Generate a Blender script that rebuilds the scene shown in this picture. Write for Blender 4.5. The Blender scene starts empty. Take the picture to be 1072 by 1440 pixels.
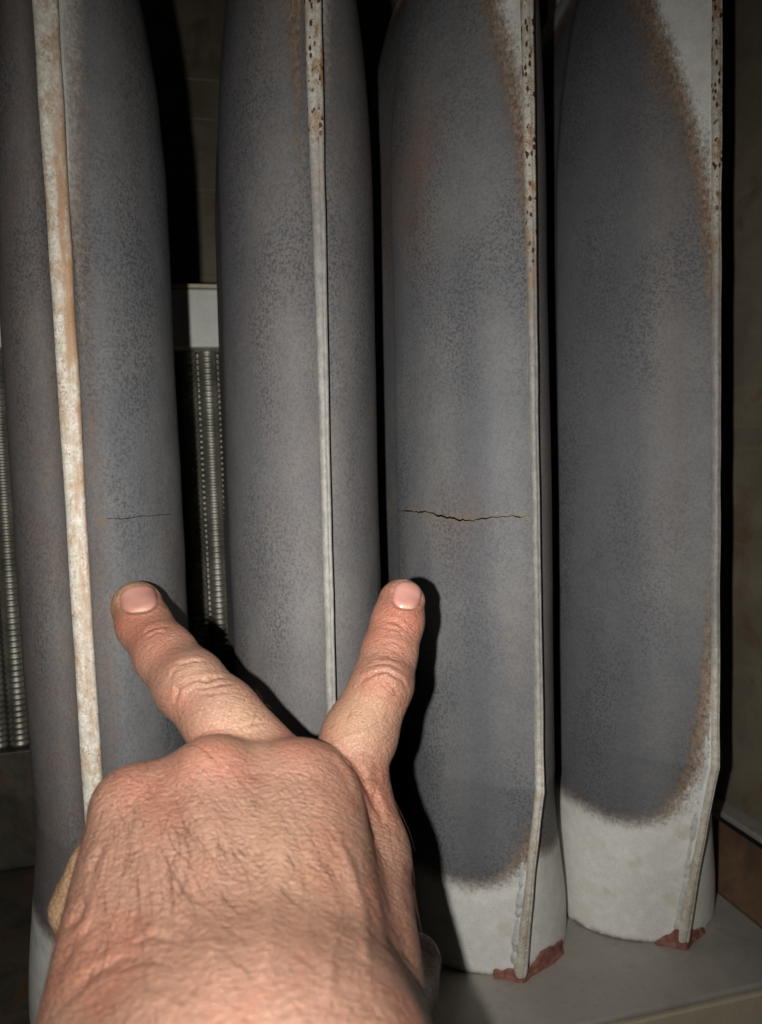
import bpy, math, random
import numpy as np
from mathutils import Vector, Matrix

# ------------------------------------------------------------------ camera, light, exposure
sc = bpy.context.scene
COL = sc.collection
FPX = 1078.0                                   # focal length in photo pixels (photo is 1072 x 1440)
YAW, PITCH, ROLL = math.radians(13.4), math.radians(3.6), math.radians(2.07)
CAM = np.array([0.0, 0.0, 0.213])
_r0 = np.array([math.cos(YAW), -math.sin(YAW), 0])
_f = np.array([math.sin(YAW)*math.cos(PITCH), math.cos(YAW)*math.cos(PITCH), -math.sin(PITCH)])
_u0 = np.cross(_r0, _f)
R_ = _r0*math.cos(ROLL) - _u0*math.sin(ROLL)
U_ = _u0*math.cos(ROLL) + _r0*math.sin(ROLL)
F_ = _f
CAMROT = Matrix(((R_[0], U_[0], -F_[0]), (R_[1], U_[1], -F_[1]), (R_[2], U_[2], -F_[2])))

def cam2world(p):
    p = np.asarray(p, float)
    return CAM + p[..., 0:1]*R_ - p[..., 1:2]*U_ + p[..., 2:3]*F_

cd = bpy.data.cameras.new('camera'); cam = bpy.data.objects.new('camera', cd); COL.objects.link(cam)
cam.matrix_world = Matrix.Translation(Vector(CAM)) @ CAMROT.to_4x4()
cd.sensor_fit = 'VERTICAL'; cd.sensor_height = 36; cd.lens = 36*FPX/1440
cd.clip_start = 0.01; cd.clip_end = 20
cd.dof.use_dof = True; cd.dof.focus_distance = 0.285; cd.dof.aperture_fstop = 13
sc.camera = cam

w = bpy.data.worlds.new('World'); sc.world = w; w.use_nodes = True
w.node_tree.nodes['Background'].inputs[0].default_value = (0.9, 0.95, 1, 1)
w.node_tree.nodes['Background'].inputs[1].default_value = 0.003

# the phone's flash: a small lamp just left of the lens
fl = bpy.data.lights.new('camera_flash', 'AREA'); fl.shape = 'DISK'; fl.size = 0.005
fl.energy = 0.46; fl.color = (1, 0.97, 0.93); fl.spread = math.radians(108)
flo = bpy.data.objects.new('camera_flash', fl); COL.objects.link(flo)
flo.matrix_world = Matrix.Translation(Vector(cam2world([-0.024, 0.003, 0.0]))) @ CAMROT.to_4x4() @ Matrix.Rotation(math.radians(-6), 4, 'X')

sc.view_settings.view_transform = 'Standard'; sc.view_settings.look = 'None'
sc.view_settings.exposure = 0; sc.view_settings.gamma = 1

# ------------------------------------------------------------------ helpers
def tag(o, label=None, cat=None, group=None, kind=None):
    if label: o['label'] = label
    if cat: o['category'] = cat
    if group: o['group'] = group
    if kind: o['kind'] = kind
    return o

def empty(name, loc):
    o = bpy.data.objects.new(name, None); COL.objects.link(o); o.location = loc
    o.empty_display_size = 0.02
    return o

def mesh_obj(name, verts, faces, mat, parent=None, smooth=True, attrs=None):
    me = bpy.data.meshes.new(name)
    me.from_pydata([tuple(map(float, v)) for v in verts], [], [tuple(map(int, f)) for f in faces])
    if smooth: me.polygons.foreach_set('use_smooth', [True]*len(me.polygons))
    if attrs:
        for k, a in attrs.items():
            at = me.attributes.new(k, 'FLOAT', 'POINT'); at.data.foreach_set('value', np.asarray(a, np.float32))
    me.update()
    o = bpy.data.objects.new(name, me); COL.objects.link(o); o.data.materials.append(mat)
    if parent: o.parent = parent
    return o

def grid_faces(nr, nc, closed=False, off=0):
    f = []
    for i in range(nr-1):
        for j in range(nc if closed else nc-1):
            k = (j+1) % nc
            f.append((off+i*nc+j, off+i*nc+k, off+(i+1)*nc+k, off+(i+1)*nc+j))
    return f

def box_vf(x0, x1, y0, y1, z0, z1, b=0.0):
    v = [(x0,y0,z0),(x1,y0,z0),(x1,y1,z0),(x0,y1,z0),(x0,y0,z1),(x1,y0,z1),(x1,y1,z1),(x0,y1,z1)]
    f = [(3,2,1,0),(4,5,6,7),(0,1,5,4),(1,2,6,5),(2,3,7,6),(3,0,4,7)]
    return v, f

def box_obj(name, dims, mat, parent=None, bevel=0.0008):
    v, f = box_vf(*dims)
    o = mesh_obj(name, v, f, mat, parent, smooth=False)
    if bevel:
        m = o.modifiers.new('bevel', 'BEVEL'); m.width = bevel; m.segments = 2
    return o

def hash3(ix, iy, iz, seed):
    h = (ix.astype(np.int64)*374761393 + iy.astype(np.int64)*668265263 + iz.astype(np.int64)*2147483647 + seed*1274126177) & 0xffffffff
    h = ((h ^ (h >> 13))*1274126177) & 0xffffffff
    h = h ^ (h >> 16)
    return (h & 0xffff)/32767.5 - 1.0

def vnoise(p, seed=0):
    p = np.asarray(p, float); i = np.floor(p).astype(np.int64); f = p - i; f = f*f*(3-2*f)
    out = 0
    for dx in (0, 1):
        for dy in (0, 1):
            for dz in (0, 1):
                wgt = (f[:,0] if dx else 1-f[:,0])*(f[:,1] if dy else 1-f[:,1])*(f[:,2] if dz else 1-f[:,2])
                out = out + wgt*hash3(i[:,0]+dx, i[:,1]+dy, i[:,2]+dz, seed)
    return out

# ---- shader helper
class Sh:
    def __init__(s, name):
        s.m = bpy.data.materials.new(name); s.m.use_nodes = True
        s.t = s.m.node_tree; s.n = s.t.nodes
        s.bsdf = s.n['Principled BSDF']; s.bump = None
        s.tc = s.n.new('ShaderNodeTexCoord').outputs['Object']
    def link(s, a, b): s.t.links.new(a, b)
    def put(s, sock, v):
        if hasattr(v, 'links') or isinstance(v, bpy.types.NodeSocket): s.link(v, sock)
        elif isinstance(v, (tuple, list)) and len(v) == 3 and sock.type == 'RGBA': sock.default_value = (*v, 1)
        else: sock.default_value = v
    def mapping(s, scale, vec=None):
        n = s.n.new('ShaderNodeMapping'); n.inputs['Scale'].default_value = scale
        s.link(vec or s.tc, n.inputs['Vector']); return n.outputs[0]
    def noise(s, scale, detail=3, rough=0.55, vec=None, dist=0.0):
        n = s.n.new('ShaderNodeTexNoise'); n.inputs['Scale'].default_value = scale
        n.inputs['Detail'].default_value = detail; n.inputs['Roughness'].default_value = rough
        n.inputs['Distortion'].default_value = dist
        s.link(vec or s.tc, n.inputs['Vector']); return n.outputs['Fac']
    def voronoi(s, scale, feature='F1', vec=None, rnd=1.0):
        n = s.n.new('ShaderNodeTexVoronoi'); n.feature = feature; n.inputs['Scale'].default_value = scale
        n.inputs['Randomness'].default_value = rnd
        s.link(vec or s.tc, n.inputs['Vector']); return n.outputs['Distance']
    def attr(s, name):
        n = s.n.new('ShaderNodeAttribute'); n.attribute_name = name; return n.outputs['Fac']
    def attrc(s, name):
        n = s.n.new('ShaderNodeAttribute'); n.attribute_name = name; return n.outputs['Color']
    def attrv(s, name):
        n = s.n.new('ShaderNodeAttribute'); n.attribute_name = name; return n.outputs['Vector']
    def math(s, op, a, b=0.0, c=None, clamp=False):
        n = s.n.new('ShaderNodeMath'); n.operation = op; n.use_clamp = clamp
        s.put(n.inputs[0], a); s.put(n.inputs[1], b)
        if c is not None: s.put(n.inputs[2], c)
        return n.outputs[0]
    def ramp(s, fac, lo, hi, a=0.0, b=1.0, smooth=True):
        n = s.n.new('ShaderNodeMapRange'); n.interpolation_type = 'SMOOTHSTEP' if smooth else 'LINEAR'
        s.put(n.inputs['Value'], fac)
        n.inputs['From Min'].default_value = lo; n.inputs['From Max'].default_value = hi
        n.inputs['To Min'].default_value = a; n.inputs['To Max'].default_value = b
        return n.outputs[0]
    def mix(s, fac, a, b, mode='MIX'):
        n = s.n.new('ShaderNodeMix'); n.data_type = 'RGBA'; n.blend_type = mode
        s.put(n.inputs[0], fac); s.put(n.inputs[6], a); s.put(n.inputs[7], b)
        return n.outputs[2]
    def wobble(s, vec):
        n = s.n.new('ShaderNodeTexNoise'); n.inputs['Scale'].default_value = 180; n.inputs['Detail'].default_value = 3
        s.link(vec, n.inputs['Vector'])
        m_ = s.n.new('ShaderNodeVectorMath'); m_.operation = 'MULTIPLY_ADD'
        s.link(n.outputs['Color'], m_.inputs[0]); m_.inputs[1].default_value = (0.006, 0.004, 0.004); s.link(vec, m_.inputs[2])
        return m_.outputs[0]
    def addbump(s, h, strength, dist):
        n = s.n.new('ShaderNodeBump'); n.inputs['Strength'].default_value = strength
        n.inputs['Distance'].default_value = dist; s.link(h, n.inputs['Height'])
        if s.bump: s.link(s.bump, n.inputs['Normal'])
        s.bump = n.outputs[0]
    def done(s, color, rough=0.5, metal=0.0, spec=0.5):
        b = s.bsdf
        s.put(b.inputs['Base Color'], color); s.put(b.inputs['Roughness'], rough)
        s.put(b.inputs['Metallic'], metal); s.put(b.inputs['Specular IOR Level'], spec)
        if s.bump: s.link(s.bump, b.inputs['Normal'])
        return s.m

# ------------------------------------------------------------------ materials
def shell_material():
    s = Sh('heat_stained_steel')
    heat = s.attr('burn'); rusty = s.attr('rust'); tint = s.attr('tint')
    edge = s.noise(520, 4, 0.7)
    edge2 = s.noise(1800, 3, 0.7, s.mapping((1, 1, 0.35)))
    h = s.math('ADD', heat, s.math('MULTIPLY', s.math('SUBTRACT', edge, 0.5), 0.0075))
    h = s.math('ADD', h, s.math('MULTIPLY', s.math('SUBTRACT', edge2, 0.5), 0.0040))
    # burnt grey zone with fine dark speckle
    big = s.noise(22, 2, 0.5); mid = s.noise(110, 3, 0.6)
    sp = s.noise(840, 5, 0.82)
    patch = s.ramp(s.noise(34, 2, 0.5, s.mapping((1, 1, 0.35))), 0.38, 0.66)
    g = s.mix(s.ramp(big, 0.35, 0.68), (0.150, 0.154, 0.158), (0.188, 0.187, 0.180))
    g = s.mix(s.math('MULTIPLY', s.ramp(s.noise(30, 2, 0.5, s.mapping((1, 1, 0.3))), 0.5, 0.72), 0.6), g, (0.180, 0.152, 0.134))
    g = s.mix(s.math('MULTIPLY', tint, s.ramp(s.noise(60, 3, 0.6), 0.3, 0.7, 0.35, 1.0)), g, (0.200, 0.130, 0.096))
    g = s.mix(s.ramp(mid, 0.3, 0.75, 0.0, 0.35), g, (0.116, 0.121, 0.130))
    left_dark = s.math('ADD', s.attr('left_dark'), s.math('MULTIPLY', s.math('SUBTRACT', s.noise(240, 4, 0.7), 0.5), 0.5), clamp=True)  # mottled darker tone on the left faces of the tubes
    g = s.mix(s.math('MULTIPLY', left_dark, 0.75), g, (0.088, 0.091, 0.102))
    dark = s.math('MULTIPLY', s.ramp(sp, 0.47, 0.57), s.ramp(patch, 0, 1, 0.32, 0.85))
    g = s.mix(dark, g, (0.060, 0.060, 0.070))
    g = s.mix(s.math('MULTIPLY', s.ramp(s.noise(1700, 2, 0.6), 0.62, 0.7), 0.22), g, (0.28, 0.28, 0.29))
    fleck = s.ramp(s.voronoi(260), 0.055, 0.035)
    g = s.mix(s.math('MULTIPLY', fleck, s.ramp(s.noise(60, 2), 0.55, 0.62, 0, 0.5)), g, (0.42, 0.42, 0.42))
    scr = s.ramp(s.noise(1.0, 2, 0.5, s.mapping((260, 260, 3400))), 0.70, 0.76)
    g = s.mix(s.math('MULTIPLY', scr, s.ramp(s.noise(38, 2), 0.52, 0.6, 0, 0.35)), g, (0.34, 0.34, 0.34))
    scr2 = s.ramp(s.noise(1.0, 2, 0.5, s.mapping((2600, 900, 120))), 0.72, 0.78)
    g = s.mix(s.math('MULTIPLY', scr2, s.ramp(s.noise(30, 2), 0.5, 0.58, 0, 0.30)), g, (0.32, 0.32, 0.32))
    # bare, aluminised metal near the ends
    wn = s.noise(160, 4, 0.65)
    wc = s.mix(s.ramp(wn, 0.35, 0.7), (0.66, 0.65, 0.60), (0.74, 0.74, 0.71))
    wc = s.mix(s.math('MULTIPLY', s.ramp(s.noise(1500, 3, 0.7), 0.52, 0.68), 0.45), wc, (0.40, 0.38, 0.33))
    pit = s.ramp(s.voronoi(420), 0.10, 0.05)
    wc = s.mix(s.math('MULTIPLY', pit, s.ramp(s.noise(140, 2), 0.56, 0.64)), wc, (0.10, 0.07, 0.05))
    wc = s.mix(s.math('MULTIPLY', s.ramp(s.noise(70, 3), 0.55, 0.75), 0.45), wc, (0.47, 0.40, 0.29))
    c = s.mix(s.ramp(h, -0.0052, 0.0042), wc, g)
    # brown scale on the boundary
    ring = s.math('MULTIPLY', s.ramp(h, -0.0040, 0.0002), s.ramp(h, 0.0066, 0.0008))
    rn = s.noise(900, 4, 0.75, s.mapping((1, 1, 0.5)))
    ring = s.math('MULTIPLY', ring, s.math('MULTIPLY', rusty, s.ramp(rn, 0.36, 0.62, 0.42, 0.9)))
    rc = s.mix(s.ramp(s.noise(500, 3, 0.7), 0.35, 0.65), (0.085, 0.048, 0.026), (0.27, 0.155, 0.070))
    c = s.mix(ring, c, rc)
    # brown stain attribute (by the crack)
    st = s.attr('stain')
    c = s.mix(s.math('MULTIPLY', st, s.ramp(s.noise(500, 3), 0.3, 0.6, 0.4, 0.9)), c, (0.19, 0.14, 0.075))
    # dark brown rim at the foot
    rimf = s.attr('foot')
    c = s.mix(s.math('MULTIPLY', rimf, s.ramp(s.noise(110, 3, 0.6), 0.30, 0.6)), c, (0.085, 0.052, 0.035))
    s.addbump(s.noise(900, 3, 0.7), 0.35, 0.0003)
    s.addbump(s.noise(45, 2, 0.5), 0.25, 0.0022)
    return s.done(c, 0.58, 0.0, 0.30)

def flange_material():
    s = Sh('crimped_seam_metal')
    bare = s.attr('bare'); rusty = s.attr('rust'); side = s.attr('side')
    wn = s.noise(300, 4, 0.7)
    wc = s.mix(s.ramp(wn, 0.35, 0.7), (0.50, 0.46, 0.37), (0.66, 0.64, 0.58))
    wc = s.mix(s.math('MULTIPLY', s.ramp(s.noise(1300, 3, 0.7), 0.5, 0.64), 0.55), wc, (0.30, 0.26, 0.20))
    gc = s.mix(s.ramp(s.noise(700, 3, 0.7, s.mapping((1, 1, 0.3))), 0.35, 0.68), (0.165, 0.16, 0.152), (0.25, 0.24, 0.225))
    c = s.mix(s.math('ADD', bare, s.math('MULTIPLY', s.math('SUBTRACT', wn, 0.5), 0.5), clamp=True), gc, wc)
    # tan stain along the flank
    c = s.mix(s.math('MULTIPLY', side, s.ramp(s.noise(150, 4, 0.7, s.mapping((1, 1, 0.22))), 0.36, 0.58, 0.0, 0.95)), c, (0.36, 0.22, 0.13))
    bl = s.ramp(s.noise(210, 5, 0.75, s.mapping((1, 1, 0.45))), 0.48, 0.62)
    c = s.mix(s.math('MULTIPLY', bl, s.math('MULTIPLY', rusty, 1.3, clamp=True)), c, (0.34, 0.20, 0.09))
    fs_ = s.math('MULTIPLY', s.ramp(s.noise(1100, 3, 0.7), 0.54, 0.64), s.ramp(s.noise(90, 3, 0.6), 0.42, 0.6))
    c = s.mix(s.math('MULTIPLY', fs_, s.math('MULTIPLY', rusty, 1.7, clamp=True)), c, (0.24, 0.13, 0.055))
    v = s.voronoi(480, vec=s.mapping((1, 1, 0.55)))
    spot = s.ramp(s.math('ADD', v, s.math('MULTIPLY', s.math('SUBTRACT', s.noise(800, 3), 0.5), 0.55)), 0.34, 0.25)
    keep = s.ramp(s.noise(110, 2, 0.6), 0.38, 0.46)
    c = s.mix(s.math('MULTIPLY', s.math('MULTIPLY', spot, keep), s.ramp(rusty, 0.50, 0.75)), c, (0.085, 0.034, 0.016))
    s.addbump(s.noise(700, 4, 0.7), 0.5, 0.0004)
    return s.done(c, 0.55, 0.0, 0.4)

def weld_material():
    s = Sh('weld_bead_metal')
    n = s.noise(900, 4, 0.75)
    c = s.mix(s.ramp(n, 0.35, 0.65), (0.44, 0.45, 0.44), (0.60, 0.60, 0.57))
    c = s.mix(s.ramp(s.noise(420, 3, 0.7), 0.58, 0.72, 0, 0.7), c, (0.24, 0.21, 0.17))
    s.addbump(n, 0.7, 0.0005)
    return s.done(c, 0.55, 0.0, 0.4)

def sealant_material():
    s = Sh('red_brown_sealant')
    c = s.mix(s.ramp(s.noise(300, 4, 0.7), 0.35, 0.65), (0.135, 0.052, 0.038), (0.235, 0.105, 0.078))
    s.addbump(s.noise(500, 4, 0.7), 0.6, 0.0006)
    return s.done(c, 0.6, 0.0, 0.35)

def panel_material(name, a, b, rustc, rust_lo=0.5, metal=0.3, rough=0.5, dist=0.35):
    s = Sh(name)
    n = s.noise(30, 5, 0.65, dist=dist)
    c = s.mix(s.ramp(n, 0.3, 0.7), a, b)
    c = s.mix(s.math('MULTIPLY', s.ramp(s.noise(18, 4, 0.7, dist=1.0), rust_lo, rust_lo+0.18), 0.8), c, rustc)
    c = s.mix(s.math('MULTIPLY', s.ramp(s.noise(420, 4, 0.75), 0.5, 0.75), 0.28), c, tuple(x*0.45 for x in a))
    sc_ = s.ramp(s.noise(260, 2, 0.5, s.mapping((0.06, 0.06, 1.0))), 0.66, 0.74)
    c = s.mix(s.math('MULTIPLY', sc_, 0.10), c, tuple(min(1, x*2.0) for x in b))
    fl_ = s.ramp(s.voronoi(150), 0.05, 0.03)
    c = s.mix(s.math('MULTIPLY', fl_, s.ramp(s.noise(40, 2), 0.55, 0.62, 0, 0.6)), c, (0.45, 0.43, 0.38))
    s.addbump(s.noise(400, 4, 0.7), 0.3, 0.0004)
    s.addbump(s.noise(12, 2, 0.5), 0.3, 0.004)
    return s.done(c, s.ramp(n, 0.3, 0.7, rough-0.08, rough+0.1), metal, 0.4)

M_shell = shell_material(); M_flange = flange_material(); M_weld = weld_material(); M_seal = sealant_material()
M_shelf = panel_material('galvanised_shelf_metal', (0.30, 0.275, 0.245), (0.36, 0.335, 0.30), (0.25, 0.215, 0.175), 0.58, 0.25, 0.5)
M_lip = panel_material('shelf_lip_metal', (0.36, 0.31, 0.22), (0.42, 0.37, 0.27), (0.25, 0.18, 0.10), 0.62, 0.1, 0.5)
M_wall = panel_material('dull_cabinet_metal', (0.165, 0.138, 0.10), (0.22, 0.188, 0.138), (0.15, 0.10, 0.06), 0.52, 0.2, 0.55)
M_back = panel_material('sooty_back_metal', (0.16, 0.138, 0.095), (0.225, 0.195, 0.14), (0.13, 0.085, 0.05), 0.54, 0.2, 0.5)
M_floor = panel_material('sooty_floor_metal', (0.040, 0.036, 0.028), (0.075, 0.066, 0.052), (0.11, 0.062, 0.032), 0.5, 0.3, 0.45, 1.2)
M_rust = panel_material('rusted_strip_metal', (0.10, 0.055, 0.030), (0.16, 0.095, 0.055), (0.075, 0.055, 0.038), 0.5, 0.1, 0.6)
M_white = panel_material('white_bar_paint', (0.46, 0.475, 0.435), (0.54, 0.55, 0.51), (0.46, 0.40, 0.30), 0.66, 0.0, 0.5)
s = Sh('stainless_pipe_metal')
M_pipe = s.done(s.mix(s.ramp(s.noise(60, 3), 0.35, 0.65), (0.26, 0.255, 0.21), (0.40, 0.39, 0.335)), 0.46, 0.9, 0.5)

# ------------------------------------------------------------------ setting
tag(box_obj('shelf', (-0.075, 0.2455, 0.2630, 0.4735, -0.012, -0.009), M_shelf, bevel=0.001), kind='structure')
tag(box_obj('shelf_lip', (-0.075, 0.2455, 0.2615, 0.2648, -0.055, -0.0122), M_lip), kind='structure')
tag(box_obj('floor', (-0.45, 0.32, -0.05, 0.76, -0.066, -0.059), M_floor), kind='structure')
tag(box_obj('floor_pan', (-0.42, -0.0765, 0.24, 0.4825, -0.020, -0.016), M_floor), kind='structure')
tag(box_obj('coil_base', (-0.42, 0.234, 0.474, 0.60, -0.0155, 0.054), M_floor), kind='structure')
bp = tag(box_obj('back_wall', (-0.45, 0.275, 0.70, 0.71, -0.058, 0.75), M_back), kind='structure')
for z0, h in ((0.335, 0.014), (0.372, 0.010), (0.455, 0.003), (0.515, 0.002), (0.548, 0.003)):
    box_obj('fold', (-0.44, 0.27, 0.690 if h > 0.005 else 0.6965, 0.6985, z0, z0+h), M_back, bp)
sw = tag(box_obj('wall_right', (0.270, 0.276, 0.22, 0.699, 0.0242, 0.75), M_wall), kind='structure')
tag(box_obj('wall_left', (-0.446, -0.440, 0.20, 0.699, -0.058, 0.75), M_wall), kind='structure')
tag(box_obj('wall_ledge', (0.2602, 0.276, 0.22, 0.55, 0.020, 0.0235), M_shelf), kind='structure')
v = []; n = 40
rr = random.Random(4)
for i in range(n):
    y = 0.22 + 0.33*i/(n-1)
    j = rr.uniform(-1, 1)*0.0006
    v += [(0.2462+j, y, -0.0084), (0.2480+j, y, -0.0045), (0.2550, y, 0.0065+j), (0.2598, y, 0.0180), (0.2598, y, -0.013), (0.2462, y, -0.013)]
st = mesh_obj('rusted_strip', v, grid_faces(n, 6, True), M_rust, smooth=False)
tag(st, 'rusty brown sloping strip along the right edge of the shelf', 'metal strip')

# secondary coil behind the tubes
coil = empty('finned_coil', (0, 0.47, 0.054))
tag(coil, 'coil of ribbed steel pipes under a white bar, behind the grey tubes', 'coil')
def to_local(v, o): return [(a[0]-o[0], a[1]-o[1], a[2]-o[2]) for a in v]
CO = (0, 0.47, 0.054)
vv, ff = box_vf(-0.40, 0.255, 0.467, 0.530, 0.2850, 0.3190)
hb = mesh_obj('header_bar', to_local(vv, CO), ff, M_white, coil, smooth=False)
m = hb.modifiers.new('b', 'BEVEL'); m.width = 0.0015; m.segments = 3
vv, ff = box_vf(-0.40, 0.255, 0.4655, 0.530, 0.3192, 0.3212)
mesh_obj('bar_lip', to_local(vv, CO), ff, M_lip, hb, smooth=False)
prof = []
zz = 0.0005; pitch = 0.00345
while zz < 0.2305:
    for a, r in ((0.0, 0.0050), (0.2, 0.0055), (0.4, 0.0059), (0.6, 0.0059), (0.8, 0.0055)):
        prof.append((zz + a*pitch, r))
    zz += pitch
NS = 20
pv = [(r*math.cos(2*math.pi*k/NS), r*math.sin(2*math.pi*k/NS), z) for z, r in prof for k in range(NS)]
pme = None
for row, yy, offx in ((0, 0.484, 0.0), (1, 0.4955, 0.0059)):
    for k in range(-20, 35):
        X = 0.0098 - 0.0119*k + offx
        if X < -0.39 or X > 0.245: continue
        if pme is None:
            o = mesh_obj('ribbed_pipe', pv, grid_faces(len(prof), NS, True), M_pipe, coil); pme = o.data
        else:
            o = bpy.data.objects.new('ribbed_pipe', pme); COL.objects.link(o); o.parent = coil
        o.location = (X, yy - 0.47, 0.0)

# ------------------------------------------------------------------ heat exchanger tubes
YS = 0.27
ZK = 0.082            # height of the kink in the seam
ZTOP = 0.56
ZB = -0.009            # height of the shelf's top
def sstep(a, b, x):
    t = np.clip((x-a)/(b-a), 0, 1); return t*t*(3-2*t)

def flange_y(z):      # depth of the seam's front edge behind YS
    return np.where(z < ZK, 0.0225*(1-np.clip((z-ZB)/(ZK-ZB), 0, 1))**0.95, 0.0)
def nose_y(z):
    return np.where(z < ZK, 0.006 + 0.0225*(1-np.clip((z-ZB)/(ZK-ZB), 0, 1))**0.85, 0.006)

def section(z, w, th, rear_w, foot=0.0385, fillet=True, dip=0.0022):
    """half contour (lateral, depth) at height z, from seam to back"""
    top = math.sqrt(max(0.0, 1-(max(0, z-0.318)/0.142)**2))
    top = max(top, 0.14)
    t0 = float(1-sstep(ZB, 0.088, z))
    W = (w*(1-t0) + foot*t0)*top
    nb = float(nose_y(np.array(z))); fy = float(flange_y(np.array(z)))
    y0 = 0.060*(1-t0) + 0.066*t0
    p = 1.75*(1-t0) + 2.05*t0
    th1 = math.radians(20)
    pts = []
    def body(a): return (W*math.sin(a)**(2/p), y0-(y0-nb)*math.cos(a)**(2/p))
    P2 = body(th1); e = 0.02
    P2b = body(th1+e); d = (P2b[0]-P2[0], P2b[1]-P2[1])
    hw = min(th*0.5, P2[0]*0.8)
    P0 = (hw*0.85, fy+0.0022)
    # control point: along the tangent back from P2 until the lateral reaches hw
    k = (P2[0]-hw)/max(d[0], 1e-6)*0.8
    P1 = (max(hw*0.9, P2[0]-d[0]*k), max(fy+0.0024, P2[1]-d[1]*k))
    for i in range(10):
        s_ = i/10
        if not fillet:
            pts.append(body(math.radians(1.5)+(th1-math.radians(1.5))*s_)); continue
        pts.append(tuple((1-s_)**2*P0[q]+2*s_*(1-s_)*P1[q]+s_*s_*P2[q] for q in (0, 1)))
    nf = 60
    for i in range(nf+1):
        pts.append(body(th1+(math.pi/2-th1)*i/nf))
    # step in the shell, then the rear lobe
    dip = dip*(1-t0)*top
    rear = [(W-dip*0.3, y0+0.003), (W-dip, y0+0.006), (W-dip, y0+0.010)]
    pts += rear
    wr = (rear_w*(1-t0)+0.034*t0)*top
    for i in range(1, 9):
        s_ = i/8; pts.append(((W-dip)*(1-s_)+wr*s_, y0+0.010+0.048*s_))
    yb = y0+0.058
    for i in range(1, 11):
        a = math.pi/2*i/10; pts.append((wr*math.cos(a), yb+0.030*math.sin(a)))
    pts[-1] = (0.0, pts[-1][1])
    return pts

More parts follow.
